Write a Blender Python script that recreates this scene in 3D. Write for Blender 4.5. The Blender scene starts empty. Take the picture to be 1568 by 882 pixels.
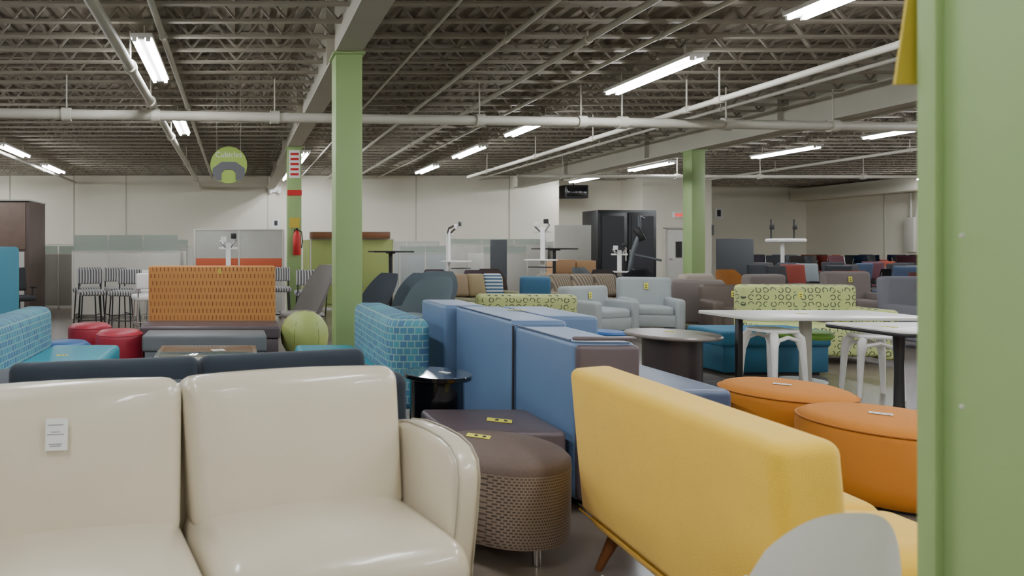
import bpy, bmesh, math, random
from mathutils import Matrix, Vector
random.seed(4)
R=math.radians
S=bpy.context.scene
# ---------------------------------------------------------------- materials
def lin(h):
    h=h.lstrip('#'); o=[]
    for i in (0,2,4):
        c=int(h[i:i+2],16)/255
        o.append(c/12.92 if c<=.04045 else ((c+.055)/1.055)**2.4)
    return (*o,1)
MC={}
def M(name,col,rough=.6,metal=0,bump=0,bscale=60,var=.08,vscale=4,coat=0,emis=0,trans=0,sheen=0):
    if name in MC: return MC[name]
    m=bpy.data.materials.new(name); m.use_nodes=True; nt=m.node_tree; N=nt.nodes; L=nt.links
    b=N['Principled BSDF']; c=lin(col) if isinstance(col,str) else col
    b.inputs['Base Color'].default_value=c; b.inputs['Roughness'].default_value=rough
    b.inputs['Metallic'].default_value=metal; b.inputs['Coat Weight'].default_value=coat
    b.inputs['Transmission Weight'].default_value=trans
    b.inputs['Sheen Weight'].default_value=sheen
    if emis:
        b.inputs['Emission Color'].default_value=c; b.inputs['Emission Strength'].default_value=emis
    tc=N.new('ShaderNodeTexCoord')
    if var:
        n=N.new('ShaderNodeTexNoise'); n.inputs['Scale'].default_value=vscale; n.inputs['Detail'].default_value=5
        L.new(tc.outputs['Object'],n.inputs['Vector'])
        mx=N.new('ShaderNodeMix'); mx.data_type='RGBA'
        mx.inputs['A'].default_value=tuple(min(1,x*(1-var)) for x in c[:3])+(1,)
        mx.inputs['B'].default_value=tuple(min(1,x*(1+var)) for x in c[:3])+(1,)
        L.new(n.outputs['Fac'],mx.inputs['Factor']); L.new(mx.outputs['Result'],b.inputs['Base Color'])
    if bump:
        n2=N.new('ShaderNodeTexNoise'); n2.inputs['Scale'].default_value=bscale; n2.inputs['Detail'].default_value=3
        L.new(tc.outputs['Object'],n2.inputs['Vector'])
        bp=N.new('ShaderNodeBump'); bp.inputs['Strength'].default_value=bump; bp.inputs['Distance'].default_value=.01
        L.new(n2.outputs['Fac'],bp.inputs['Height']); L.new(bp.outputs['Normal'],b.inputs['Normal'])
    MC[name]=m; return m
def planar(N,L):
    tc=N.new('ShaderNodeTexCoord'); sp=N.new('ShaderNodeSeparateXYZ'); L.new(tc.outputs['Object'],sp.inputs[0])
    ad=N.new('ShaderNodeMath'); ad.operation='ADD'; L.new(sp.outputs[0],ad.inputs[0]); L.new(sp.outputs[1],ad.inputs[1])
    cb=N.new('ShaderNodeCombineXYZ'); L.new(ad.outputs[0],cb.inputs[0]); L.new(sp.outputs[2],cb.inputs[1])
    return cb.outputs[0]
def Mbrick(name,c1,c2,cm,w,h,mort,rough=.7,offset=.5,bump=0,scale=1,bias=0):
    m=bpy.data.materials.new(name); m.use_nodes=True; nt=m.node_tree; N=nt.nodes; L=nt.links
    b=N['Principled BSDF']; b.inputs['Roughness'].default_value=rough
    v=planar(N,L); t=N.new('ShaderNodeTexBrick'); L.new(v,t.inputs['Vector'])
    t.inputs['Color1'].default_value=lin(c1); t.inputs['Color2'].default_value=lin(c2); t.inputs['Mortar'].default_value=lin(cm)
    t.inputs['Scale'].default_value=scale; t.inputs['Brick Width'].default_value=w; t.inputs['Row Height'].default_value=h
    t.inputs['Mortar Size'].default_value=mort; t.offset=offset; t.inputs['Mortar Smooth'].default_value=.1
    t.inputs['Bias'].default_value=bias
    L.new(t.outputs['Color'],b.inputs['Base Color'])
    if bump:
        bp=N.new('ShaderNodeBump'); bp.inputs['Strength'].default_value=bump; bp.inputs['Distance'].default_value=.005
        bp.invert=True
        L.new(t.outputs['Fac'],bp.inputs['Height']); L.new(bp.outputs['Normal'],b.inputs['Normal'])
    return m
def Mrings(name,bg,ring,scale,rad=.33,eps=.06):
    m=bpy.data.materials.new(name); m.use_nodes=True; nt=m.node_tree; N=nt.nodes; L=nt.links
    b=N['Principled BSDF']; b.inputs['Roughness'].default_value=.75
    v=planar(N,L)
    a=N.new('ShaderNodeVectorMath'); a.operation='MULTIPLY'; a.inputs[1].default_value=(scale,scale,0); L.new(v,a.inputs[0])
    f=N.new('ShaderNodeVectorMath'); f.operation='FRACTION'; L.new(a.outputs[0],f.inputs[0])
    s=N.new('ShaderNodeVectorMath'); s.operation='SUBTRACT'; s.inputs[1].default_value=(.5,.5,0); L.new(f.outputs[0],s.inputs[0])
    l=N.new('ShaderNodeVectorMath'); l.operation='LENGTH'; L.new(s.outputs[0],l.inputs[0])
    c=N.new('ShaderNodeMath'); c.operation='COMPARE'; c.inputs[1].default_value=rad; c.inputs[2].default_value=eps; L.new(l.outputs['Value'],c.inputs[0])
    n=N.new('ShaderNodeTexNoise'); n.inputs['Scale'].default_value=scale*.8; L.new(v,n.inputs['Vector'])
    g=N.new('ShaderNodeMath'); g.operation='GREATER_THAN'; g.inputs[1].default_value=.47; L.new(n.outputs['Fac'],g.inputs[0])
    mu=N.new('ShaderNodeMath'); mu.operation='MULTIPLY'; L.new(c.outputs[0],mu.inputs[0]); L.new(g.outputs[0],mu.inputs[1])
    mx=N.new('ShaderNodeMix'); mx.data_type='RGBA'; mx.inputs['A'].default_value=lin(bg); mx.inputs['B'].default_value=lin(ring)
    L.new(mu.outputs[0],mx.inputs['Factor']); L.new(mx.outputs['Result'],b.inputs['Base Color']); return m
def Mstripe(name,c1,c2,scale,vert=True,thr=.5):
    m=bpy.data.materials.new(name); m.use_nodes=True; nt=m.node_tree; N=nt.nodes; L=nt.links
    b=N['Principled BSDF']; b.inputs['Roughness'].default_value=.75
    v=planar(N,L); w=N.new('ShaderNodeTexWave'); w.inputs['Scale'].default_value=scale; w.bands_direction='X' if vert else 'Y'
    w.inputs['Distortion'].default_value=.6
    L.new(v,w.inputs['Vector']); r=N.new('ShaderNodeValToRGB'); r.color_ramp.interpolation='CONSTANT'
    r.color_ramp.elements[0].color=lin(c1); r.color_ramp.elements[1].color=lin(c2); r.color_ramp.elements[1].position=thr
    L.new(w.outputs['Fac'],r.inputs['Fac']); L.new(r.outputs['Color'],b.inputs['Base Color']); return m

# ---------------------------------------------------------------- builder
class B:
    def __init__(s): s.bm=bmesh.new(); s.mats=[]
    def idx(s,m):
        if m not in s.mats: s.mats.append(m)
        return s.mats.index(m)
    def put(s,bm,mat,mtx=None):
        if mtx is not None: bm.transform(mtx)
        i=s.idx(mat)
        for f in bm.faces: f.material_index=i; f.smooth=True
        me=bpy.data.meshes.new('t'); bm.to_mesh(me); bm.free(); s.bm.from_mesh(me); bpy.data.meshes.remove(me); return s
    def box(s,c,sz,mat,r=.008,rot=(0,0,0),seg=2,taper=1,shear=0):
        bm=bmesh.new(); bmesh.ops.create_cube(bm,size=1)
        for v in bm.verts:
            k=taper if v.co.z<0 else 1
            v.co=Vector((v.co.x*sz[0]*k,v.co.y*sz[1]*k,v.co.z*sz[2]))
        r=min(r,min(sz)*.45)
        if r>0: bmesh.ops.bevel(bm,geom=list(bm.edges),offset=r,segments=seg,affect='EDGES',profile=.5)
        return s.put(bm,mat,xf(c,rot))
    def cush(s,c,sz,mat,r=.06,puff=.02,ax=2,rot=(0,0,0),fn=None):
        h=[x/2 for x in sz]; r=min(r,min(h)*.98); m=6
        ps=[]
        for a in h:
            i=a-r; p=[-a,-a+r*.33,-a+r*.66]+[-i+2*i*k/m for k in range(m+1)]+[a-r*.66,a-r*.33,a]; ps.append(p)
        bm=bmesh.new()
        for d in range(3):
            u,v=(d+1)%3,(d+2)%3
            for sg in (-1,1):
                g=[]
                for a in ps[u]:
                    row=[]
                    for b in ps[v]:
                        p=[0,0,0]; p[d]=sg*h[d]; p[u]=a; p[v]=b
                        row.append(bm.verts.new(p))
                    g.append(row)
                for i in range(len(g)-1):
                    for j in range(len(g[0])-1):
                        q=[g[i][j],g[i+1][j],g[i+1][j+1],g[i][j+1]]
                        bm.faces.new(q if sg>0 else q[::-1])
        bmesh.ops.remove_doubles(bm,verts=bm.verts,dist=1e-5)
        u,w=[k for k in range(3) if k!=ax]
        for v in bm.verts:
            p=v.co.copy(); inn=Vector([max(-(h[k]-r),min(h[k]-r,p[k])) for k in range(3)]); d=p-inn
            if d.length>1e-9: p=inn+d.normalized()*r
            p[ax]+=puff*(1-(p[u]/h[u])**2)*(1-(p[w]/h[w])**2)*(p[ax]/h[ax])
            v.co=p
            if fn: v.co=fn(Vector(p))
        return s.put(bm,mat,xf(c,rot))
    def lathe(s,prof,c,mat,seg=40,rot=(0,0,0)):
        bm=bmesh.new(); rings=[]
        for (r,z) in prof:
            if r<=1e-6: rings.append([bm.verts.new((0,0,z))])
            else: rings.append([bm.verts.new((r*math.cos(2*math.pi*k/seg),r*math.sin(2*math.pi*k/seg),z)) for k in range(seg)])
        for a,b in zip(rings,rings[1:]):
            for k in range(seg):
                k2=(k+1)%seg
                if len(a)==1 and len(b)==1: continue
                if len(a)==1: bm.faces.new([a[0],b[k2],b[k]])
                elif len(b)==1: bm.faces.new([a[k],a[k2],b[0]])
                else: bm.faces.new([a[k],a[k2],b[k2],b[k]])
        return s.put(bm,mat,xf(c,rot))
    def cyl(s,c,r,h,mat,r2=None,seg=32,bev=.004,rot=(0,0,0)):
        r2=r if r2 is None else r2; b=min(bev,h*.4,r*.4)
        return s.lathe([(0,0),(r-b,0),(r,b),(r2,h-b),(max(r2-b,1e-4),h),(0,h)],c,mat,seg,rot)
    def tube(s,pts,r,mat,seg=10,closed=False):
        pts=[Vector(p) for p in pts]; bm=bmesh.new(); rings=[]; n=len(pts); prev=None
        for i,p in enumerate(pts):
            rr=r[i] if isinstance(r,(list,tuple)) else r
            if closed: t=(pts[(i+1)%n]-pts[i-1]).normalized()
            else:
                t=((pts[i+1]-p) if i<n-1 else (p-pts[i-1])).normalized()
                if 0<i<n-1: t=((pts[i+1]-p).normalized()+(p-pts[i-1]).normalized()).normalized()
            if prev is None:
                a=Vector((0,0,1)) if abs(t.z)<.9 else Vector((1,0,0)); u=t.cross(a).normalized()
            else: u=(prev-t*prev.dot(t)).normalized()
            prev=u; w=t.cross(u)
            rings.append([bm.verts.new(p+(u*math.cos(2*math.pi*k/seg)+w*math.sin(2*math.pi*k/seg))*rr) for k in range(seg)])
        rng=range(n) if closed else range(n-1)
        for i in rng:
            a,b=rings[i],rings[(i+1)%n]
            for k in range(seg): bm.faces.new([a[k],a[(k+1)%seg],b[(k+1)%seg],b[k]])
        if not closed:
            bm.faces.new(rings[0][::-1]); bm.faces.new(rings[-1])
        return s.put(bm,mat)
    def ext(s,poly,x0,x1,mat,r=.02,seg=3,fn=None,plane='yz'):
        bm=bmesh.new()
        def P(a,b,x): return (x,a,b) if plane=='yz' else ((a,x,b) if plane=='xz' else (a,b,x))
        A=[bm.verts.new(P(a,b,x0)) for a,b in poly]; C=[bm.verts.new(P(a,b,x1)) for a,b in poly]; n=len(poly)
        bm.faces.new(A[::-1]); bm.faces.new(C)
        for i in range(n): bm.faces.new([A[i],A[(i+1)%n],C[(i+1)%n],C[i]])
        bmesh.ops.recalc_face_normals(bm,faces=bm.faces)
        if r>0:
            es=[e for e in bm.edges if len(e.link_faces)==2 and e.calc_face_angle(0)>R(50)]
            bmesh.ops.bevel(bm,geom=es,offset=r,segments=seg,affect='EDGES',profile=.5)
        if fn:
            for v in bm.verts: v.co=fn(v.co.copy())
        return s.put(bm,mat)
    def grid(s,f,nu,nv,mat,thick=0):
        bm=bmesh.new(); g=[[bm.verts.new(f(i/nu,j/nv)) for j in range(nv+1)] for i in range(nu+1)]
        for i in range(nu):
            for j in range(nv): bm.faces.new([g[i][j],g[i+1][j],g[i+1][j+1],g[i][j+1]])
        if thick:
            bmesh.ops.solidify(bm,geom=list(bm.faces),thickness=thick)
            bmesh.ops.recalc_face_normals(bm,faces=bm.faces)
        return s.put(bm,mat)
    def tag(s,c,rot=(0,0,0),sz=(.06,.085),mat=None):
        s.box(c,(sz[0],sz[1],.002),mat or PAPER,0,rot)
        m=xf(c,rot)
        if mat is None or mat is PAPER:
            for k,wd in ((-.36,.5),(-.3,.6),(.0,.75),(.08,.4),(.3,.7)):
                s.box(m@Vector((-.05*sz[0],k*sz[1],.0013)),(sz[0]*wd,sz[1]*.025,.001),INKL,0,rot)
        else:
            for k in (-.25,.1): s.box(m@Vector((0,k*sz[1],.0013)),(sz[0]*.5,sz[1]*.14,.001),INK,0,rot)
        return s
    def done(s,name,loc=(0,0,0),rz=0,ang=42):
        me=bpy.data.meshes.new(name); s.bm.to_mesh(me); s.bm.free()
        for m in s.mats: me.materials.append(m)
        me.set_sharp_from_angle(angle=R(ang))
        return inst(name,me,loc,rz)
def xf(c,rot=(0,0,0)):
    return Matrix.Translation(Vector(c)) @ Matrix.Rotation(R(rot[2]),4,'Z') @ Matrix.Rotation(R(rot[1]),4,'Y') @ Matrix.Rotation(R(rot[0]),4,'X')
def inst(name,me,loc,rz=0):
    o=bpy.data.objects.new(name,me); o.location=loc; o.rotation_euler=(0,0,R(rz)); S.collection.objects.link(o); return o

PAPER=M('paper','#e8e8e4',.7,var=0); INK=M('ink','#303036',.7,var=0); INKL=M('ink_light','#808088',.7,var=0); YTAG=M('yellow_tag','#e0da50',.7,var=0); PINK=M('pink_tag','#e0409a',.7,var=0)
WALL=M('wall_paint','#e8e3d2',.75,bump=.15,bscale=30,var=.04,vscale=.7)
CREAM=M('cream_leather','#d3c8b0',.28,bump=.16,bscale=22,var=.03,coat=.35)
CREAMP=M('cream_piping','#a59c88',.5)
NAVY=M('navy_fabric','#1f2933',.85,bump=.2,bscale=300,sheen=.1)
YEL=M('yellow_fabric','#f6c534',.85,bump=.35,bscale=260,var=.06,vscale=9,sheen=.25)
ORA=M('orange_fabric','#cc7f26',.85,bump=.3,bscale=300,var=.06)
BLUE=M('blue_vinyl','#627b9c',.4,bump=.05,bscale=90,var=.04)
BLUED=M('dark_blue_vinyl','#4c5a76',.38,bump=.05,var=.05)
PLUM=M('plum_vinyl','#584d51',.4,bump=.05)
WOOD=M('walnut','#7a4a26',.45,bump=.1,bscale=20,var=.2,vscale=12)
CHROME=M('chrome','#c8c8c8',.2,1,var=0)
BLACK=M('black_plastic','#1a1a1c',.4,var=.02)
BLACKG=M('black_gloss','#0e0e10',.12,coat=.6,var=0)
GREEN=M('green_paint','#93ac70',.5,bump=.05,bscale=15,var=.04,vscale=2)
WHITE=M('white_plastic','#f4f3ef',.35,var=.02)
LTOP=M('white_laminate','#dcdad2',.3,var=.03)
STEEL=M('painted_steel','#c9c6ba',.5,var=.06)
CHAR=M('charcoal_fabric','#66666c',.8,bump=.3,bscale=250)
GLASS=M('glass','#dfeeea',.05,trans=.9,var=0)
RED=M('red_vinyl','#a82a3c',.45); TEAL=M('teal_vinyl','#2c92a4',.45,var=.04); BLUEP=M('royal_vinyl','#2c609c',.45)
LIME=M('lime_vinyl','#acba6c',.5)
TAUPE=M('taupe_fabric','#746a64',.8,bump=.3,bscale=250); BROWN=M('brown_leather','#54483f',.5,bump=.1)
ESP=M('espresso','#382e2e',.35)
TEALB=M('deep_teal_fabric','#22607c',.7,bump=.2,bscale=250)
ORPAT=Mbrick('orange_dash_fabric','#7c4426','#a06236','#c98c4c',.05,.09,.019)
TEALPAT=Mbrick('teal_square_fabric','#4c94a0','#44688e','#86a8a4',.06,.055,.005)
WEAVE=Mbrick('brown_weave_fabric','#5c4e46','#443a34','#8a7a6c',.016,.013,.003,.8,.5,.5)
LIMEPAT=Mrings('lime_ring_fabric','#b8c07c','#465040',11)
ZEB=Mstripe('striped_fabric','#54545a','#bcbab4',7)
STR=Mstripe('brown_stripe_fabric','#685c52','#94866e',6)

# ---------------------------------------------------------------- room
H=1.4; X0,X1,Y0,YB=-12,25.3,-5,24
FLOORM=M('concrete_floor','#766c62',.25,bump=.06,bscale=5,var=.22,vscale=1.2)
CEILM=M('ceiling_deck_paint','#8e8577',.8,var=.06,vscale=2)
JOISTM=M('joist_paint','#968e80',.7,var=.1,vscale=3)
B().box(((X0+X1)/2,(Y0+29)/2,-.1),(X1-X0+.6,29-Y0+.6,.2),FLOORM,0).done('floor')
b=B(); bm=bmesh.new(); prev=None; x=X0-.3; k=0
prof=[(0,0),(.09,0),(.12,.05),(.2,.05),(.23,0)]
pts=[]
while x<X1+.3:
    for dx,dz in prof[:-1]: pts.append((x+dx,4.52+dz))
    x+=.23
for (px,pz) in pts:
    a=bm.verts.new((px,Y0-.3,pz)); c=bm.verts.new((px,29.3,pz))
    if prev: bm.faces.new([prev[0],a,c,prev[1]])
    prev=(a,c)
b.put(bm,CEILM); b.box(((X0+X1)/2,(Y0+29)/2,4.65),(X1-X0+.6,29-Y0+.6,.12),CEILM,0); b.done('ceiling',ang=20)
b=B(); w=.05
for zz in (4.08,4.48):
    b.box(((X0+X1)/2,0,zz),(X1-X0,.08,.03),JOISTM,0)
x=X0; st=.3
while x<X1-2*st:
    for a,c in (((x,4.1),(x+st,4.46)),((x+st,4.46),(x+2*st,4.1))):
        dx=c[0]-a[0]; dz=c[1]-a[1]
        b.box(((a[0]+c[0])/2,0,(a[1]+c[1])/2),(math.hypot(dx,dz),.026,.026),JOISTM,0,rot=(0,-math.degrees(math.atan2(dz,dx)),0))
    x+=2*st
j=b.done('ceiling_joists',(0,Y0+.4,0)); am=j.modifiers.new('a','ARRAY'); am.use_relative_offset=False; am.use_constant_offset=True
am.constant_offset_displace=(0,.56,0); am.count=59
def wall(name,x0,x1,y0,y1,z1=4.52):
    b=B(); b.box(((x0+x1)/2,(y0+y1)/2,z1/2),(abs(x1-x0),abs(y1-y0),z1),WALL,0)
    return b
b=wall('',X0,11.7,24,24.3)
GRV=M('wall_joint','#b8b4a6',.8)
for px in (15,113,193,410,637,780):
    b.box(((px-362)*.024,23.995,2.26),(.03,.02,4.5),GRV,0)
b.done('wall_back')
wall('',11.7,12,24.3,26.3).done('wall_jog_left')
b=wall('',12,15.6,26,26.3); b.done('wall_recess')
wall('',15.3,15.6,24.6,26).done('wall_jog_middle')
wall('',15.6,17.6,24.6,24.9).done('wall_exit')
wall('',17.6,17.9,24.6,29).done('wall_jog_right')
b=wall('',17.9,X1,29,29.3); b.done('wall_far')
b=wall('',X1,X1+.3,Y0,29.3)
for y in (25.5,22,18.5): b.box((X1-.005,y,2.26),(.02,.035,4.5),GRV,0)
b.done('wall_right')
wall('',X0-.3,X0,Y0,24.3).done('wall_left')
wall('',X0,X1,Y0-.3,Y0).done('wall_front')
b=B()
b.box((24.9,26,3.75),(.75,5.9,.5),WALL,.02); b.done('soffit_duct')
b=B()
for x in (13.0,14.0): b.box((x,25.95,1.05),(.96,.06,2.1),LTOP,.005)
for x in (13.0,14.0): b.box((x,25.88,2.2),(.8,.12,.06),BLACK,.01); b.box((x,25.9,1.0),(.6,.05,.05),STEEL,.01)
b.box((13.5,25.94,2.22),(2.15,.08,.1),STEEL,0); b.box((12.45,25.94,1.13),(.08,.08,2.26),STEEL,0); b.box((14.55,25.94,1.13),(.08,.08,2.26),STEEL,0)
b.done('door_1')
b=B(); b.box((16.6,24.55,1.05),(.92,.06,2.1),LTOP,.005); b.box((16.6,24.5,1.35),(.22,.02,.6),BLACK,0); b.box((16.3,24.5,1.0),(.1,.08,.05),CHROME,.01)
for x in (16.1,17.1): b.box((x,24.54,1.08),(.06,.1,2.16),STEEL,0)
b.box((16.6,24.54,2.16),(1.06,.1,.06),STEEL,0); b.done('door_2')
EX=M('exit_red','#e03a30',.5,emis=1.2,var=0)
b=B(); b.box((16.6,24.55,2.65),(.36,.08,.22),WHITE,.01)
for i in range(4): b.box((16.49+i*.075,24.505,2.65),(.045,.01,.12),EX,0)
b.done('exit_sign')
b=B(); b.box((1.45,23.985,2.3),(.3,.02,.35),PAPER,0); b.box((1.45,23.97,2.32),(.12,.01,.18),INK,0); b.done('wall_notice')
b=B(); b.box((21.4,28.98,2.95),(.4,.03,.5),PAPER,0); b.box((21.4,28.96,2.95),(.15,.02,.28),INK,0); b.done('wall_notice')
b=B(); b.box((21,28.96,2.2),(.3,.06,.45),M('dev_grey','#8a8c8e'),.01); b.done('wall_control_panel')
b=B(); b.box((1.4,23.93,3.55),(.5,.1,.22),WHITE,.02); b.cyl((1.25,23.85,3.40),.06,.1,WHITE); b.cyl((1.55,23.85,3.40),.06,.1,WHITE); b.done('emergency_light')
b=B(); b.box((12.9,25.0,3.55),(.9,.5,.5),BLACK,.03); b.box((12.9,24.74,3.55),(.75,.03,.35),BLACKG,.005); b.tube([(12.9,25,3.8),(12.9,25,4.06)],.025,BLACK); b.done('hanging_monitor')
b=B(); b.box((25.2,24.4,1.9),(.18,.35,1.3),STEEL,.01)
b.tube([(25.2,24.4,2.55),(25.2,24.4,3.48)],.035,STEEL)
b.tube([(25.2,24.3,2.1),(25.2,24.15,3.1),(25.2,23.6,3.42),(25.2,22.9,3.45),(25.2,18,3.45)],.03,STEEL); b.done('electrical_box')

def column(loc,mat=GREEN):
    b=B(); b.box((0,0,1.8),(.3,.3,3.6),mat,.012); b.box((0,0,.006),(.4,.4,.012),STEEL,0); b.box((0,0,3.585),(.36,.36,.03),mat,.004)
    return b
GX,GX2=1.26,10.3
YEL2=M('strap_yellow','#c8b040',.6)
SR=M('safety_red','#c02020',.5)
for y in (7.46,14.3):
    b=column(0)
    if y==14.3:
        b.box((0,-.155,2.6),(.31,.015,.12),SR,0); b.box((0,-.155,3.22),(.24,.01,.6),PAPER,0)
        for k in range(5): b.box((0,-.162,3.0+k*.11),(.18,.005,.05),SR,0)
        b.box((0,-.156,1.95),(.22,.01,.22),YEL2,0)
    b.done('support_column',(GX,y,0))
column(0).done('support_column',(GX2,14.7,0))
GIRM=M('girder_paint','#b2ad9e',.6,var=.1,vscale=2)
for gx,ye in ((GX,23.9),(GX2,23.9)):
    b=B(); l=ye+4.9; c=(ye-4.9)/2
    b.box((gx,c,3.615),(.3,l,.03),GIRM,0); b.box((gx,c,4.03),(.03,l,.84),GIRM,0); b.box((gx,c,4.5),(.3,l,.03),GIRM,0)
    for y in range(-4,23,4): b.box((gx,y+.3,4.05),(.24,.02,.84),GIRM,0)
    b.done('ceiling_girder')
b=B(); b.lathe([(0,0),(.075,0),(.085,.03),(.085,.42),(.05,.5),(.025,.53),(0,.53)],(0,0,0),SR); b.box((0,0,.56),(.05,.12,.05),BLACK,.01)
b.tube([(0,-.03,.55),(.1,-.04,.5),(.12,-.03,.3),(.1,0,.15)],.012,BLACK); b.box((0,.08,.3),(.1,.03,.5),BLACK,0); b.done('fire_extinguisher',(1.3,14.045,1.25))
b=B(); b.box((1.38,.95,1.8),(.44,.3,3.6),GREEN,.008); b.box((1.155,1.085,1.8),(.02,.03,3.6),GREEN,.003)
for z in (.6,1.15,1.42,1.9): b.cyl((1.147,1.03,z),.003,.005,STEEL,rot=(0,-90,0))
b.box((1.38,.95,.006),(.5,.4,.012),STEEL,0); b.done('foreground_column')
b=B(); b.ext([(1.11,1.70),(1.16,1.70),(1.16,2.0),(1.145,1.99),(1.13,1.84)],1.115,1.119,YEL2,0,plane='xz'); b.cyl((1.165,1.117,1.86),.01,.05,SR); b.done('hanging_pennant',(.015,0,-.02))

PIPE=M('pipe_paint','#c2beb0',.5,var=.08,vscale=5)
def hang(b,x,y,z,r=.012): b.tube([(x,y,z),(x,y,4.06)],r,PIPE,6)
b=B(); p0=Vector((X0+.1,9.3,3.45)); p1=Vector((16,11.4,3.45)); b.tube([p0,p1],.078,PIPE,16)
for x in (-8,-5.5,-2.6,-1.25,.6,1.65,3.9,5.6,6.3,8.1,10.0,12.5,14):
    t=(x-p0.x)/(p1.x-p0.x); p=p0.lerp(p1,t); d=(p1-p0).normalized()
    b.tube([p-d*.07,p+d*.07],.103,PIPE,16)
    if x not in (1.65,-1.25): hang(b,p.x,p.y,p.z+.05)
b.done('sprinkler_main_pipe')
b=B(); b.tube([(7.1,4,3.58),(7.1,20,3.58)],.045,PIPE,12)
for y in (6.6,9.6,10.3,13,15.5,18.5): b.tube([(7.1,y-.06,3.58),(7.1,y+.06,3.58)],.06,PIPE,12); hang(b,7.1,y,3.63)
b.done('sprinkler_branch_pipe')
b=B(); b.tube([(8,18.6,3.45),(21.5,18.8,3.45)],.05,PIPE,12)
for x in (9.3,12.6,15,18,21): b.tube([(x-.06,18.6+(x-8)*.015,3.45),(x+.06,18.6+(x-8)*.015,3.45)],.075,PIPE,12); hang(b,x,18.6+(x-8)*.015,3.5)
b.done('sprinkler_cross_pipe')
b=B(); b.tube([(-1.3,3,3.62),(-1.3,23.9,3.62)],.06,PIPE,12)
for y in (5,8,9.9,13,17,21): b.tube([(-1.3,y-.06,3.62),(-1.3,y+.06,3.62)],.085,PIPE,12); hang(b,-1.3,y,3.66)
b.done('sprinkler_branch_pipe')
for (x,z,r) in ((3.3,3.95,.03),(4.3,3.95,.04),(2.35,4.0,.02),(5.2,4.0,.03),(8.9,3.95,.03),(-.9,4.0,.04),(-5.9,3.8,.04),(12,3.9,.035),(16.5,3.8,.04)):
    b=B(); b.tube([(x,2,z),(x,23.9,z)],r,PIPE,10)
    for y in (4,8,12,16,20): hang(b,x,y,z+r*.7,.008); b.tube([(x,y-.04,z),(x,y+.04,z)],r*1.4,PIPE,10)
    b.done('ceiling_conduit')
TUBE=M('fluorescent_tube','#f6faff',.4,emis=102,var=0)
b=B(); b.box((0,0,.06),(.26,1.95,.05),WHITE,.01); b.box((0,0,.03),(.08,1.95,.03),WHITE,.005)
for x in (-.08,.08):
    b.tube([(x,-.93,.012),(x,.93,.012)],.024,TUBE,10)
    for y in (-.95,.95): b.box((x,y,.02),(.05,.03,.06),WHITE,.004)
for y in (-.7,.7): b.tube([(0,y,.08),(0,y,.26)],.008,STEEL,6)
me=b.done('strip_light',(5.87,9.25,3.8)).data
lights_incl_added=[(5.87,13.1),(5.87,16.5),(5.87,20.1),(5.87,5.9),(5.87,2.4),(5.87,-1.5),
 (13.85,13.4),(13.85,16.5),(13.85,9.8),(13.85,6),(13.85,2),(12.3,19.4),(12.3,23),(-1.1,8.5),(-1.1,12.9),(-1.1,4.2),(-1.1,0.3),(-1.1,-3),
 (-5.55,16.3),(-5.6,20),(-5.6,11),(-5.6,6.5),(-5.6,1.5),(1.75,22.2),(1.75,17.5),(19,7),(19,12),(19,16),(19,2),(2.6,-3),(2.6,.8),(9.6,4),(9.6,-1.5),(-9.5,12),(-9.5,18),(-9.7,22),(24,14),(24,18),(24,22)]  # final right-hand fixtures are unseen, added to brighten the dark far wall
for l in lights_incl_added: inst('strip_light',me,(l[0],l[1],3.8))
SG=M('sign_green','#9cb850',.5,var=0); SGd=M('sign_grey','#5a5a5e',.5,var=0)
b=B(); b.cyl((0,0,0),.31,.02,SG,rot=(90,0,0),seg=48)
b.ext([(-.27,-.16),(-.27,-.06),(-.12,.05),(.12,.05),(.27,-.06),(.27,-.16),(.2,-.26),(.12,-.26),(.12,-.14),(.06,-.08),(-.06,-.08),(-.12,-.14),(-.12,-.26),(-.2,-.26)],-.035,-.02,SGd,0,plane='xz')
for x in (-.2,.2): b.tube([(x,-.01,.22),(x,-.01,1.26)],.004,STEEL,6)
sg=b.done('hanging_department_sign',(-.13,11,2.8))
cu=bpy.data.curves.new('sign_text','FONT'); cu.body='Cubicles'; cu.size=.13; cu.align_x='CENTER'; cu.extrude=.002
to=bpy.data.objects.new('sign_text',cu); to.rotation_euler=(R(90),0,0); to.location=(0,-.025,.13); cu.materials.append(PAPER); S.collection.objects.link(to); to.parent=sg

# ---------------------------------------------------------------- foreground furniture
b=B()
for sx in (-1,1):
    b.cush((sx*.425,.1,.36),(.84,.62,.22),CREAM,.085,.035)
    def bk(p):
        return Vector((p.x*(1+.03*(p.z/.27)),p.y,p.z+(.012*(1-(p.x/.42)**2) if p.z>.1 else 0)))
    b.cush((sx*.425,.335,.665),(.83,.20,.54),CREAM,.06,.022,1,rot=(-10,0,0),fn=bk)
b.box((0,.1,.19),(1.66,.58,.2),CREAM,.03); b.cush((0,.44,.54),(1.68,.12,.70),CREAM,.05,.0,1,rot=(-8,0,0))
for sx in (-1,1):
    prof=[(.42,.14),(.45,.5),(.43,.66),(.37,.715),(.27,.735),(.14,.74),(.05,.735),(-.01,.72),(-.055,.685),(-.075,.63),(-.08,.52),(-.07,.36),(-.05,.12)]
    fl=lambda v,sx=sx: Vector((v.x+sx*(max(0,v.z-.2)**2*.14),v.y,v.z))
    x0,x1=(.82,.925) if sx>0 else (-.925,-.82)
    b.ext(prof,x0,x1,CREAM,.03,5,fl)
    for xx in (x0+.012,x1-.012):
        b.tube([fl(Vector((xx,y-.001,z))) for y,z in prof[3:]],.003,CREAMP,6)
for x in (-.8,.8):
    for y in (.0,.4): b.cyl((x,y,0),.025,.12,WOOD,.035)
b.tag((-.43,.220,.80),(80,0,-8),(.07,.1))
b.done('cream_leather_sofa',(-.105,2.01,0),16,60)

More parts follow.
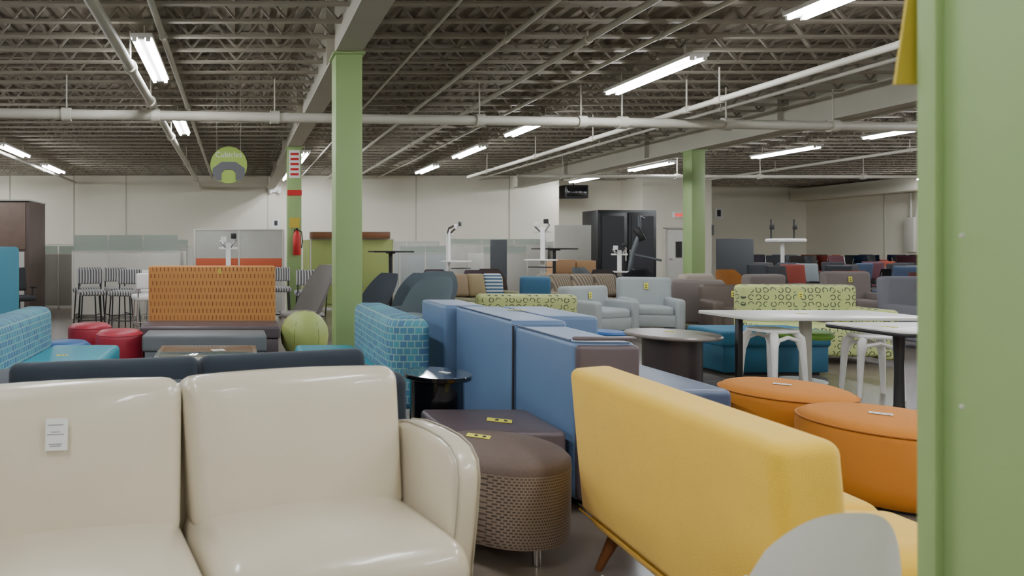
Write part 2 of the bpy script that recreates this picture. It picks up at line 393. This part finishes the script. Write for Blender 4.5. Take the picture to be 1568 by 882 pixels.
b=B(); b.cush((0,.36,.50),(2.2,.22,.44),NAVY,.06,.005,1); b.box((0,0,.26),(2.15,.8,.22),NAVY,.04)
for sx in (-1,1): b.cush((sx*1.03,-.03,.42),(.2,.9,.54),NAVY,.07,.01,0)
for x in (-.62,0,.62): b.cush((x,-.1,.41),(.61,.62,.14),NAVY,.05,.02)
for x,r_ in ((-.49,1),(.50,-1)): b.cush((x,.15,.655),(.98,.16,.31),NAVY,.05,.015,1,rot=(14,0,r_))
for x in (-.95,.95):
    for y in (-.35,.35): b.cyl((x,y,0),.02,.16,CHROME)
b.done('navy_sofa',(-.24,3.72,0),180+15)

b=B()
b.cush((0,.33,.56),(1.17,.19,.64),YEL,.04,.008,1,rot=(-5,0,0))
b.cush((0,.0,.27),(1.14,.74,.2),YEL,.05,0)
for sx in (-1,1):
    b.cush((sx*.255,-.06,.42),(.51,.66,.14),YEL,.05,.02)
    b.cush((sx*.55,-.03,.42),(.12,.74,.36),YEL,.055,.01,0,rot=(0,sx*4,0))
for x in (-.48,.48):
    for y,dy in ((-.28,-.06),(.28,.07)): b.tube([(x,y,.2),(x*1.08,y+dy,0)],[.028,.014],WOOD,12)
b.tube([(-.57,.405,.245),(0,.41,.245),(.57,.405,.245)],.004,M('yellow_piping','#c8983a',.8),6)
b.done('yellow_loveseat',(1.905,2.31,0),88,60)

b=B()
def unit(x0,x1,y0,y1,z,mat=BLUE):
    b.cush(((x0+x1)/2,(y0+y1)/2,.06+(z-.06)/2),(x1-x0,y1-y0,z-.06),mat,.028,.004,0)
unit(1.79,2.12,3.46,4.2,.9); unit(1.78,2.14,4.22,5.3,.93); unit(1.70,2.05,5.34,6.0,.93)
b.cush((1.955,3.445,.48),(.33,.05,.82),PLUM,.024,.003,1)
unit(2.14,2.5,4.5,5.3,.93)
b.box((1.955,3.47,.92),(.33,.04,.02),PLUM,.009)
b.box((2.1,4.7,.05),(.5,2.4,.06),BLACK,.01)
b.tube([(1.785,4.21,.9),(1.78,4.21,.1)],.007,INK,6); b.tube([(1.79,3.5,.908),(1.79,4.18,.908)],.005,BLUED,6); b.tube([(1.785,4.25,.935),(1.785,5.28,.935)],.005,BLUED,6)
b.tag((2.1,4.9,.937),(0,0,70),(.05,.12),YTAG)
for y in (3.55,4.5,5.5): b.cyl((1.87,y,0),.02,.06,CHROME)
b.done('blue_banquette',(0,0,0))
b=B(); b.cush((2.89,4.9,.37),(.74,1.24,.2),BLUED,.04,.01); b.box((2.89,4.9,.17),(.7,1.2,.22),BLUE,.02)
for x in (2.6,3.18):
    for y in (4.4,5.4): b.cyl((x,y,0),.02,.07,CHROME)
b.done('blue_bench',(0,0,0))
b=B(); b.cyl((0,0,0),.17,.57,BLACKG,seg=48); b.cyl((0,0,.57),.215,.03,BLACKG,seg=56); b.tag((.05,0,.602),(0,0,30),(.04,.07)); b.done('black_drum_table',(1.29,4.2,0))
b=B(); b.cush((0,0,.32),(.64,.5,.22),PLUM,.03,.006); b.box((0,0,.13),(.58,.44,.18),PLUM,.01)
for x in (-.26,.26):
    for y in (-.18,.18): b.cyl((x,y,0),.02,.06,CHROME)
b.tag((.04,-.05,.438),(0,0,65),(.07,.13),YTAG); b.done('plum_square_ottoman',(1.43,3.70,0))
b=B(); b.lathe([(0,.09),(.27,.09),(.29,.1),(.297,.13),(.299,.40),(.30,.42)],(0,0,0),WEAVE,64)
WEAVET=M('brown_tweed','#65564e',.85,bump=.5,bscale=220,var=.25,vscale=120)
b.lathe([(.30,.42),(.297,.445),(.28,.462),(.2,.472),(0,.476)],(0,0,0),WEAVET,64)
for a in (20,110,200,290): b.cyl((.22*math.cos(R(a)),.22*math.sin(R(a)),0),.018,.1,CHROME)
b.tag((-.06,.12,.477),(0,0,60),(.06,.11),YTAG)
b.done('brown_woven_ottoman',(1.25,3.09,0))
def pouf(r,h,mat,seam=True):
    b=B(); b.lathe([(0,.02),(r-.05,.02),(r-.01,.06),(r,.14),(r+.003,h-.08),(r-.005,h-.045),(r-.03,h-.02),(r*.8,h-.004),(0,h)],(0,0,0),mat,64)
    b.tube([((r-.004)*math.cos(t*math.pi/24),(r-.004)*math.sin(t*math.pi/24),h-.045) for t in range(48)],.006,mat,6,True)
    b.cyl((0,0,0),r-.08,.03,BLACK); return b
OPI=M('orange_piping','#9c5a14',.8)
for (x,y,r) in ((3.78,4.50,.375),(3.67,3.70,.385)):
    b=pouf(r,.46,ORA); b.tag((-.02,0,.464),(0,0,50),(.05,.1))
    b.tube([(r*math.cos(t*math.pi/24),r*math.sin(t*math.pi/24),.415) for t in range(48)],.005,OPI,6,True)
    b.done('orange_round_ottoman',(x,y,0))
b=B()
def shell(u,v):
    a=(u-.5)*2
    if v<.5:
        t=v/.5; w=.2+.03*math.sin(t*3.1); return Vector((a*w,.42-.42*t,.45+.05*a*a-.02*math.sin(t*3.1)))
    t=(v-.5)/.5; w=.2-.065*t**2; aa=abs(a); return Vector((a*w, -.02-.09*t+.05*a*a,.45+(.435-.095*aa**2.6)*t))
b.grid(shell,24,28,WHITE,.012)
for x in (-.19,.19):
    for y in (.03,.38): b.tube([(x*.7,.2+(y-.2)*.6,.44),(x,y,0)],[.016,.011],WOOD,10)
b.done('white_shell_chair',(1.205,1.38,0),0,60)

# ---------------------------------------------------------------- lounge area
def lounge(name,w,d,h,back,seat,loc,rz,sh=.43,bt=.3):
    b=B(); b.cush((0,d/2-bt/2,h/2+.05),(w,bt,h-.1),back,.09,.01,1); b.cush((0,-bt/2,sh/2+.04),(w-.02,d-bt,sh-.08),seat,.05,.012)
    for x in (-w/2+.1,w/2-.1):
        for y in (-d/2+.1,d/2-.1): b.cyl((x,y,0),.02,.08,CHROME)
    b.tag((.1,-.1,sh+.012),(0,0,20),(.06,.1),YTAG)
    return b.done(name,loc,rz)
lounge('teal_patterned_sofa',1.7,.98,.82,TEALPAT,TEAL,(-1.66,5.75,0),90)
lounge('teal_patterned_sofa',1.6,.95,.84,TEALPAT,TEAL,(1.08,6.0,0),-90,.40,.34)
b=B(); b.box((0,0,.44),(.92,.62,.015),GLASS,.004)
for y in (-.3,.3): b.box((0,y,.42),(.92,.04,.03),STEEL,.005)
for x in (-.44,.44):
    b.box((x,0,.42),(.04,.62,.03),STEEL,.005)
    for y in (-.29,.29): b.box((x,y,.21),(.035,.035,.42),STEEL,.005)
b.box((0,0,.18),(.86,.56,.015),LTOP,.004); b.tag((.1,0,.449),(0,0,20),(.12,.1)); b.done('glass_coffee_table',(-.27,6.1,0))
SLV=M('slate_vinyl','#6a6e72',.5)
b=B(); b.cush((0,0,.36),(1.36,.5,.18),SLV,.03,.008); b.box((0,0,.17),(1.3,.46,.2),SLV,.01)
for x in (-.55,.55):
    for y in (-.18,.18): b.cyl((x,y,0),.02,.08,CHROME)
b.done('grey_bench',(-.35,7.35,0))
b=B(); b.cush((0,.35,.72),(1.66,.16,.9),ORPAT,.03,.004,1); b.cush((0,-.04,.38),(1.7,.66,.15),PLUM,.03,.008); b.box((0,0,.16),(1.66,.7,.28),PLUM,.01)
b.box((0,0,.02),(1.5,.6,.04),BLACK,0); b.tag((.1,.262,1.1),(90,0,0),(.04,.05),YTAG); b.done('orange_patterned_banquette',(-.32,8.25,0))
pouf(.27,.45,RED).done('red_round_ottoman',(-1.36,7.6,0)); pouf(.27,.45,RED).done('red_round_ottoman',(-1.85,8.25,0)); pouf(.26,.34,BLUEP).done('blue_round_ottoman',(-1.93,7.45,0))
b=B(); b.lathe([(0,0),(.12,.01),(.22,.06),(.29,.18),(.305,.3),(.29,.41),(.22,.52),(.12,.585),(0,.6)],(0,0,0),LIME,48)
for a in range(6):
    b.tube([(.306*math.sin(R(t))*math.cos(R(a*60)),.306*math.sin(R(t))*math.sin(R(a*60)),.3-.302*math.cos(R(t))) for t in range(10,171,16)],.004,M('lime_seam','#84984a'),6)
b.done('lime_ball_pouf',(.87,8.35,0))
BTQ=M('turquoise_panel','#3a8298',.7)
b=B(); b.cush((0,0,.72),(1.2,.14,1.4),BTQ,.05,.005,1); b.cush((.5,.5,.72),(.14,1.0,1.4),BTQ,.05,.005,0); b.cush((-.05,.5,.25),(.95,.8,.42),BTQ,.05,.01); b.done('turquoise_privacy_booth',(-3.42,7.6,0))

def club(name,w,d,h,mat,loc,rz,seat=None,aw=.14,ah=.6,legs=.1,n=1,pill=None,tg=None):
    b=B(); seat=seat or mat
    b.cush((0,d/2-.11,(h+legs)/2+.02),(w-.02,.22,h-legs),mat,.06,.01,1,rot=(-4,0,0)); b.box((0,0,.2+legs/2),(w-.1,d-.1,.2),mat,.03)
    iw=w-2*aw
    for k in range(n): b.cush((-iw/2+iw*(k+.5)/n,-.08,.4),(iw/n-.005,d-.26,.15),seat,.05,.015)
    for s in (-1,1): b.cush((s*(w/2-aw/2),-.04,(ah+legs)/2),(aw,d-.1,ah-legs),mat,.05,.005,0)
    for x in (-w/2+.08,w/2-.08):
        for y in (-d/2+.1,d/2-.1): b.cyl((x,y,0),.02,legs+.04,BLACK)
    if pill:
        for k,pm in enumerate(pill): b.cush((-iw/2+iw*(k+.5)/len(pill),.1,.7),(iw/len(pill)+.02,.15,.44),pm,.06,.03,1,rot=(-14,0,(-1)**k*6))
    b.tag((0,d/2-.235,h-.12),(86,0,0),(.06,.1),tg or YTAG)
    return b.done(name,loc,rz)
def shellchair(mat,wd=.62,h=.95):
    b=B()
    def f(u,v):
        a=(u-.5)*2
        if v<.45:
            t=v/.45; return Vector((a*wd/2*(.8+.2*t),-.32+.52*t,.42-.05*t+.06*a*a+ (.0)))
        t=(v-.45)/.55; w=wd/2*(1+.12*math.sin(t*3))*math.sqrt(max(0,1-t**4*.6)); return Vector((a*w,.22+.22*t-.3*a*a*(1-t*.75),.37+(h-.37)*t))
    b.grid(f,16,22,mat,.05); b.cush((0,-.05,.43),(wd*.8,.5,.1),mat,.045,.01)
    b.cyl((0,0,.03),.03,.36,CHROME)
    for a in (45,135,225,315): b.tube([(0,0,.05),(.3*math.cos(R(a)),.3*math.sin(R(a)),.02)],.018,CHROME,8)
    return b
for i,(x,y,rz,c) in enumerate(((2.55,9.1,-60,'#7e8c92'),(2.75,10.2,-50,'#74828a'),(2.1,10.3,-70,'#555c64'),(3.3,11.1,-40,'#7c888e'))):
    shellchair(M('slate_fabric_%d'%i,c,.8,bump=.2,bscale=200),.74,1.0).done('slate_lounge_chair',(x,y,0),rz,60)
shellchair(M('stone_vinyl','#8c8682',.5),.6,1.15).done('high_back_lounge_chair',(1.0,9.5,0),-65,60)
def stool(mat,sh=.68,bh=1.03,leg=BLACK):
    b=B(); b.cush((0,0,sh),(.42,.42,.08),mat,.03,.01); b.cush((0,.2,(sh+bh)/2+.08),(.42,.05,bh-sh-.1),mat,.024,.004,1)
    for x in (-.18,.18):
        for y in (-.17,.19): b.tube([(x*.9,y*.9,sh),(x*1.1,y*1.1,0)],.012,leg,8)
        b.tube([(x,.2,sh),(x,.21,bh-.1)],.012,leg,8); b.tube([(x*1.06,-.18,.25),(x*1.06,.2,.25)],.009,leg,8)
    b.tube([(-.19,-.185,.25),(.19,-.185,.25)],.009,leg,8); return b
ms=stool(ZEB).done('striped_bar_stool',(-2.35,10.6,0),20).data
for x,y,r in ((-1.8,10.5,-15),(-2.6,11.4,0),(-2.05,11.4,30),(.75,11.5,0),(1.15,10.5,180),(2.2,12.6,0),(2.1,13.4,20)): inst('striped_bar_stool',ms,(x,y,0),r)
mw=stool(WHITE,.66,1.0,CHROME).done('white_bar_stool',(-1.45,11.2,0),160).data
inst('white_bar_stool',mw,(-1.35,9.9,0),200)
def ped(name,w,d,h,top,leg,loc,rz=0,feet='disc',off=0):
    b=B(); b.box((0,0,h-.015),(w,d,.03),top,.01)
    b.cyl((off,0,.02),.035,h-.05,leg)
    if feet=='disc': b.cyl((off,0,0),min(w,d)*.32,.02,leg,seg=40)
    else:
        b.box((off,0,.025),(.07,d*.85,.04),leg,.01)
    b.box((off,0,h-.04),(.08,d*.7,.03),leg,.005)
    return b.done(name,loc,rz)
ped('white_bar_table',1.5,.6,1.0,LTOP,WHITE,(-.3,10.6,0))
PANG=M('panel_grey','#b4b3ab',.8,bump=.1,bscale=200); PANL=M('panel_light','#ccc9bf',.7); PORA=M('panel_orange','#c05a38',.7); PGRN=M('panel_green','#a0ac64',.7)
FROST=M('frosted_glass','#c8d4cc',.3,trans=.7,var=0)
def panel(name,w,h,loc,rz=0,mat=PANG,band=None,glass=0,n=2,ret=0):
    b=B()
    for k in range(n):
        cx=-w/2+w*(k+.5)/n; b.box((cx,0,.05+(h-.05)/2),(w/n-.02,.06,h-.05),mat,.006)
        if band: b.box((cx,-.006,(band[0]+band[1])/2),(w/n-.04,.06,band[1]-band[0]),band[2],.004)
        if glass: b.box((cx,0,h+glass/2),(w/n-.03,.012,glass),FROST,0)
    for k in range(n+1): b.box((-w/2+w*k/n,0,(h+.01)/2),(.03,.075,h+.01),PANL,.004)
    b.box((0,0,h+.005),(w,.075,.02),PANL,.004)
    if ret:
        for x in (-w/2,w/2): b.box((x,ret/2,(h-.0)/2),(.06,ret,h),mat,.006)
        b.box((0,ret*.45,.73),(w-.06,ret*.8,.03),LTOP,.005)
    return b.done(name,loc,rz)
panel('glass_top_cubicle',2.1,1.33,(-2.2,13,0),0,PANL,None,.33,3,1.6)
panel('grey_cubicle_panel',1.75,1.76,(.05,13,0),0,PANG,(.98,1.2,PORA),0,2,.9)
panel('green_cubicle_panel',1.9,1.6,(2.65,15,0),0,PGRN,None,0,2,1.4)
for x in (2.05,3.15):
    b=B(); b.box((0,0,.08),(.7,.35,.16),M('box_brown','#7b5a44',.6),.01); b.box((0,-.18,.08),(.6,.01,.1),WOOD,.002); b.done('overhead_bin',(x,15.02,1.615))
panel('low_cubicle_panel',3.4,1.5,(-6.2,18.5,0),0,PANL,None,0,4,1.6); panel('low_cubicle_panel',3.0,1.45,(-2.9,19.0,0),0,PANG,None,.2,3,1.6)
for i,x in enumerate((4.7,8.0,11.2)): panel('low_cubicle_panel',3.0,1.6-.1*(i%2),(x,20,0),0,PANL if i%2 else PANG,None,.18 if i==1 else 0,3,1.6)
panel('low_cubicle_panel',2.0,1.75,(-.2,21.5,0),0,PANG,None,0,3,1.4)
for (x,y,w_,c) in ((5.2,18.0,1.4,'#a4aaaa'),(7.4,18.0,1.2,'#b8b6ae'),(-4.2,15.4,1.5,'#b0aea6')):
    panel('desk_cubicle',w_,1.25,(x,y,0),0,M('pan'+c,c,.8),None,.2,2,1.1)
b=B(); DW=M('dark_wood','#7a675b',.5,var=.2,vscale=6); GL=M('cab_grey','#c4c2bc',.6); CB=M('cabinet_brown','#5c4e48',.5)
b.box((0,0,1.18),(2.0,1.1,2.36),CB,.01); b.box((-.03,-.56,1.85),(1.9,.03,.95),DW,.005); b.box((.35,-.56,.75),(1.1,.03,1.15),GL,.005); b.box((-.6,-.56,.75),(.7,.03,1.15),DW,.005)
b.box((0,-.02,2.37),(2.04,1.16,.03),PANG,.005)
for x in (0,.1): b.box((x,-.585,.9),(.015,.02,.2),CHROME,0)
b.done('storage_cabinet',(-5.2,13.8,0))
def riser(name,loc,h,rz=0,mat=WHITE,top=.9):
    b=B(); b.box((0,0,.02),(.6,.5,.04),mat,.01); b.box((0,.1,h/2),(.09,.06,h),mat,.01); b.box((0,-.1,h*.62),(.6,.38,.03),mat,.008)
    b.box((0,-.2,h*.54),(.45,.2,.02),BLACK,.005); b.box((0,.1,h-.1),(.35,.05,.04),mat,.01)
    b.tube([(-.05,.1,h-.1),(-.14,.0,h+.02),(-.08,-.1,h+.08)],.02,CHROME,8); b.tube([(.05,.1,h-.1),(.14,.0,h+.04),(.1,-.1,h+.12)],.02,CHROME,8)
    b.box((-.08,-.12,h+.06),(.1,.02,.1),mat,.01); b.box((.1,-.12,h+.12),(.1,.02,.1),BLACK,.01)
    return b.done(name,loc,rz)
riser('sit_stand_workstation',(-.15,12.0,0),1.5); riser('sit_stand_workstation',(4.63,14,0),1.8,40); riser('sit_stand_workstation',(6.55,14,0),1.85,-35); riser('sit_stand_workstation',(9.15,15.6,0),1.35,-30)
ped('standing_desk',.75,.6,1.35,BLACK,BLACK,(2.95,12.5,0),0,'t'); ped('standing_desk',.8,.6,1.4,BLACK,BLACK,(7.3,15,0),0,'t'); 
def slab(name,w,h,loc,mat,rz=0):
    b=B(); b.box((0,0,h/2+.05),(w,.05,h-.1),mat,.01)
    for x in (-w*.4,w*.4): b.box((x,0,.03),(.05,.4,.06),BLACK,.01)
    return b.done(name,loc,rz)
DK=M('dark_panel','#44484c',.6)
slab('dark_divider_screen',.38,1.6,(6.1,15.2,0),DK); slab('dark_divider_screen',.85,1.62,(11.6,15.2,0),DK); slab('grey_divider_screen',.95,2.0,(8.75,17,0),PANG)
b=B(); b.box((0,0,1.22),(1.6,.8,2.44),BLACK,.01)
RD=M('rack_door','#26262a',.6)
for k in (-1,1):
    b.box((k*.4,-.41,1.22),(.76,.03,2.3),BLACK,.01); b.box((k*.4,-.43,1.22),(.6,.01,2.1),RD,0); b.box((k*.06,-.44,1.2),(.03,.03,.3),STEEL,.005)
b.done('black_server_cabinet',(10.65,18.2,0))
CARD=M('cardboard','#b08a64',.8,bump=.1)
b=B()
for (x,y,z,w_,h_,r_) in ((0,0,0,.55,.4,3),(.6,.05,0,.5,.38,-4),(0,.02,.4,.5,.4,-6),(.55,.05,.38,.5,.42,5),(.05,0,.8,.48,.32,2),(.6,.05,.8,.45,.3,-5)):
    b.box((x,y,z+h_/2),(w_,.45,h_),CARD,.005,rot=(0,0,r_)); b.box((x,y,z+h_+.001),(w_,.05,.003),M('tape','#c8b090',.3),0,rot=(0,0,r_))
b.done('cardboard_boxes',(7.9,16.0,0))
# treadmill with folded deck and tall console
GM=M('gunmetal','#5a5e64',.4)
b=B(); b.box((0,.1,.12),(.75,1.5,.16),BLACK,.03); b.box((0,.05,.21),(.5,1.3,.02),DK,.005)
for x in (-.35,.35): b.tube([(x,.6,.2),(x,.45,1.3),(x*.9,.3,1.75)],.045,GM,10); b.tube([(x,.45,1.25),(x,-.15,1.1)],.03,GM,10); b.tube([(x,.5,.9),(x,-.1,.25)],.03,GM,8)
b.box((0,.3,1.75),(.8,.15,.35),BLACK,.04,rot=(-25,0,0)); b.box((0,.21,1.78),(.5,.02,.22),DK,0,rot=(-25,0,0)); b.tube([(-.2,.3,1.9),(.1,.3,2.2),(.25,.2,2.15)],.035,GM,8)
b.done('treadmill',(10.35,16.2,0),60)
b=B(); b.box((0,0,1.6),(.8,.4,.1),WHITE,.04); b.cyl((0,.1,0),.04,1.6,WHITE); b.cyl((0,.1,0),.3,.03,WHITE)
for x in (-.3,.3): b.tube([(x,.1,1.6),(x,.1,2.15)],.018,BLACK,8); b.box((x,.07,1.95),(.1,.04,.12),BLACK,.005)
b.done('dual_monitor_stand',(14.3,17,0))

# ---------------------------------------------------------------- mid-distance seating
PG=M('pale_grey','#a0a6a6',.85,bump=.3,bscale=250)
club('light_grey_armchair',.9,.75,.78,PG,(5.62,10.15,0),20)
club('light_grey_armchair',.8,.75,.9,PG,(6.7,10.6,0),-15)
club('brown_leather_armchair',.85,.8,.8,BROWN,(7.75,10.1,0),-20); club('taupe_armchair',.75,.75,.85,TAUPE,(7.95,11.3,0),150); club('beige_armchair',.75,.75,.9,M('beige_fabric','#a89c8e',.8),(8.5,12.5,0),200)
club('brown_leather_armchair',.85,.8,.82,BROWN,(8.75,10.1,0),-15); club('taupe_armchair',.8,.75,.9,TAUPE,(9.65,12.3,0),190)
club('taupe_armchair',.75,.75,.95,TAUPE,(11.2,11.8,0),-10); club('dark_grey_armchair',.8,.75,.97,CHAR,(9.75,9.2,0),-10,tg=PINK)
club('striped_loveseat',1.5,.8,.88,STR,(6.5,12.2,0),0,n=2,pill=[STR,STR,STR])
club('olive_sofa',1.7,.8,.85,M('olive_fabric','#7d7a5c',.8),(4.35,12.2,0),10,n=2,pill=[M('pil0','#8c866a',.8),M('pil1','#8f7a60',.8),M('pil2','#93815e',.8),Mstripe('pillow_stripe','#3c5c7c','#c8d0cc',5,False)])
club('lime_patterned_sofa',1.35,.7,.74,LIMEPAT,(4.05,9.35,0),175,n=2); club('teal_side_chair',.5,.55,.9,M('peacock','#2c5a78',.7),(5.15,11.3,0),160,aw=.05)
b=B(); b.cush((0,.3,.5),(1.42,.2,.86),LIMEPAT,.06,.01,1); b.cush((0,-.05,.28),(1.38,.6,.36),LIMEPAT,.05,.01); b.cush((.64,0,.36),(.16,.7,.6),LIMEPAT,.05,.004,0)
for x in (-.6,.6):
    for y in (-.25,.3): b.cyl((x,y,0),.025,.12,BLACK)
b.tag((0,.195,.8),(90,0,0),(.05,.08),YTAG); b.done('lime_patterned_settee',(7.2,8.15,0),-3)
b=B(); b.cush((0,0,.40),(1.2,.6,.18),TEALB,.04,.01); b.box((0,0,.18),(1.16,.56,.3),TEALB,.02); b.box((0,0,.02),(1.0,.5,.04),BLACK,0); b.done('teal_bench',(5.93,7.45,0))
b=B(); b.cyl((0,0,.0),.27,.47,ESP,seg=48); b.cyl((0,0,.47),.44,.035,M('grey_brown_top','#88807a',.25,var=.1),seg=64,bev=.012); b.tag((.05,.1,.507),(0,0,40),(.06,.1),YTAG); b.done('round_drum_table',(4.6,6.9,0))
b=B(); b.cyl((0,0,.38),.2,.05,BLUEP,seg=40,bev=.02); b.cyl((0,0,0),.03,.38,CHROME); b.cyl((0,0,0),.17,.02,CHROME); b.done('blue_disc_stool',(4.35,7.65,0))
b=B(); 
def rrect(w,d,r,n=6):
    p=[]
    for cx,cy,a0 in ((w/2-r,d/2-r,0),(-w/2+r,d/2-r,90),(-w/2+r,-d/2+r,180),(w/2-r,-d/2+r,270)):
        for k in range(n+1): a=R(a0+90*k/n); p.append((cx+r*math.cos(a),cy+r*math.sin(a)))
    return p
b.ext(rrect(1.78,.78,.08),.715,.745,LTOP,.006,2,plane='xy')
b.box((-.06,0,.37),(.1,.05,.68),STEEL,.012); b.box((-.06,0,.02),(.08,.6,.035),STEEL,.01); b.box((-.06,0,.7),(.1,.5,.03),STEEL,.005)
b.box((-.8,-.1,.37),(.05,.05,.68),BLACK,.01); b.box((-.8,-.1,.02),(.07,.4,.035),BLACK,.01)
b.tag((-.1,.0,.747),(0,0,20),(.05,.09),YTAG); b.done('white_rectangular_table',(5.74,6.52,0))
b=B(); b.ext(rrect(1.5,.72,.08),.732,.745,LTOP,.003,2,plane='xy'); b.ext(rrect(1.5,.72,.08),.705,.731,BLACK,.004,2,plane='xy')
for x in (-.42,.45):
    b.cyl((x,0,0),.25,.025,BLACK,seg=40); b.lathe([(.05,.02),(.035,.1),(.03,.4),(.04,.68),(.12,.705)],(x,0,0),BLACK,24)
b.tag((-.5,0,.747),(0,0,20),(.05,.09),YTAG); b.done('white_conference_table',(5.92,5.42,0))
def mstool(h=.62,s_=1.0):
    b=B(); b.ext(rrect(.34*s_,.34*s_,.09),h-.03,h,WHITE,.01,2,plane='xy')
    for x in (-1,1):
        for y in (-1,1): b.tube([(x*.12*s_,y*.12*s_,h-.03),(x*.15*s_,y*.15*s_,h-.08),(x*.16*s_,y*.16*s_,h-.2),(x*.18*s_,y*.18*s_,0)],[.03,.034,.028,.018],WHITE,10)
    for y in (-.15*s_,.15*s_): b.tube([(-.155*s_,y,h-.2),(-.11*s_,y,h-.1),(0,y,h-.07),(.11*s_,y,h-.1),(.155*s_,y,h-.2)],.02,WHITE,8)
    return b
mstool().done('white_molded_stool',(5.21,6.35,0),10); mstool(.58,.9).done('white_molded_stool',(6.03,6.2,0),-20)
b=B(); b.cyl((0,0,.46),.25,.07,M('lime_green','#84b848',.6),seg=48,bev=.025); b.cyl((0,0,.02),.03,.44,WHITE); b.cyl((0,0,0),.2,.02,WHITE,seg=40); b.done('lime_disc_stool',(5.95,6.86,0))

def office(mat):
    b=B(); b.cush((0,0,.48),(.5,.48,.09),mat,.035,.01); b.cush((0,.24,.82),(.46,.07,.44),mat,.033,.01,1,rot=(-8,0,0)); b.cyl((0,0,.08),.03,.38,BLACK); b.tube([(0,.1,.44),(0,.3,.5),(0,.27,.75)],.02,BLACK,8)
    for k in range(5): a=R(72*k+18); b.tube([(0,0,.1),(.3*math.cos(a),.3*math.sin(a),.06)],[.03,.018],BLACK,8); b.lathe([(0,-.03),(.02,-.02),(.03,0),(.02,.02),(0,.03)],(.3*math.cos(a),.3*math.sin(a),.03),BLACK,10)
    for x in (-.28,.28): b.tube([(x*.8,.05,.45),(x,.05,.5),(x,.05,.66)],.014,BLACK,8); b.box((x,.0,.67),(.06,.26,.03),BLACK,.012)
    return b
def side(mat,n=1):
    b=B()
    for q in range(n):
        z=q*.13; yy=-q*.03
        b.cush((0,yy,.45+z),(.48,.46,.07),mat,.03,.01)
        b.grid(lambda u,v:Vector(((u-.5)*.46,yy+.24+.08*v-.1*(2*u-1)**2*.6,z+.55+.38*v)),10,6,mat,.04)
        for x in (-.22,.22):
            b.tube([(x,yy-.2,z),(x,yy-.2,.43+z)],.012,CHROME,8); b.tube([(x,yy+.26,z),(x,yy+.2,.43+z),(x,yy+.27,.85+z)],.012,CHROME,8); b.tube([(x,yy-.2,.42+z),(x,yy+.2,.42+z)],.012,CHROME,8)
    return b
cols=['#303134','#443e48','#84382c','#40506a','#4e4842','#5c343c','#8a9094','#34383c','#2a2b2e','#9c4228']
extra=((4.2,13.5,'#6c5a60',0),(4.95,13.1,'#5a4c52',10),(5.45,13.9,'#5a4a44',-10),(8.3,13.8,'#303236',180),(9.05,14.1,'#36383c',20),(7.7,13.4,'#463e3c',0),(10.3,13.4,'#b07838',0),(8.1,14.9,'#8a9094',20),(11.9,10.7,'#36383c',0),(12.6,11.7,'#6a3a34',0),(12.0,12.6,'#7c3c34',0))
pools={}
fx=[]
for iy,y in enumerate((13.3,14.2,15.1,16.0,16.9,17.8,18.7,19.6,20.5,21.4)):
    x0=.79*y; x=x0+(iy%2)*.3
    while x<1.06*y+.3:
        fx.append((x,y)); x+=.72
random.shuffle(fx)
blk=[(11.6,15.2),(14.3,17),(9.15,15.6),(10.3,14.7)]+[(e[0],e[1]) for e in extra]+[(11.2,12.1)]
for i,(x,y) in enumerate(fx):
    if any(math.hypot(x-a,y-c)<.85 for a,c in blk): continue
    if 9.0<x<12.9 and y>18.5 or x<11.8 and 15.6<y<19: continue
    k=random.randrange(10); t='stacked_chairs' if y>17 and random.random()<.7 else ('office_chair' if i%3 else 'side_chair')
    rz=random.choice((0,20,-20,180,160))+random.uniform(-10,10)
    if (t,k) not in pools:
        mt=M('chair_fabric_%d'%k,cols[k],.8)
        bb={'stacked_chairs':lambda:side(mt,3),'office_chair':lambda:office(mt),'side_chair':lambda:side(mt)}[t]()
        pools[(t,k)]=bb.done(t,(x,y,0),rz).data
    else: inst(t,pools[(t,k)],(x,y,0),rz)
for (x,y,c,rz) in extra:
    shellchair(M('sc'+c,c,.8),.58,.95).done('upholstered_chair',(x,y,0),rz,60)
for (x,y) in ((-4.6,11.3),(-4.0,12.0)): office(M('chair_fabric_0',cols[0])).done('office_chair',(x,y,0),40)

# ---------------------------------------------------------------- camera, world
w=bpy.data.worlds.new('World'); S.world=w; w.use_nodes=True
w.node_tree.nodes['Background'].inputs[0].default_value=(.5,.52,.55,1); w.node_tree.nodes['Background'].inputs[1].default_value=.3
cd=bpy.data.cameras.new('camera'); cam=bpy.data.objects.new('camera',cd); S.collection.objects.link(cam)
cam.location=(0,0,H); cam.rotation_euler=(R(90),0,0); cd.sensor_width=36; cd.lens=36*1000/1568
cd.shift_x=(784-362)/1568; cd.shift_y=-(441-380)/1568
cd.dof.use_dof=True; cd.dof.focus_distance=5.5; cd.dof.aperture_fstop=3.2
S.camera=cam
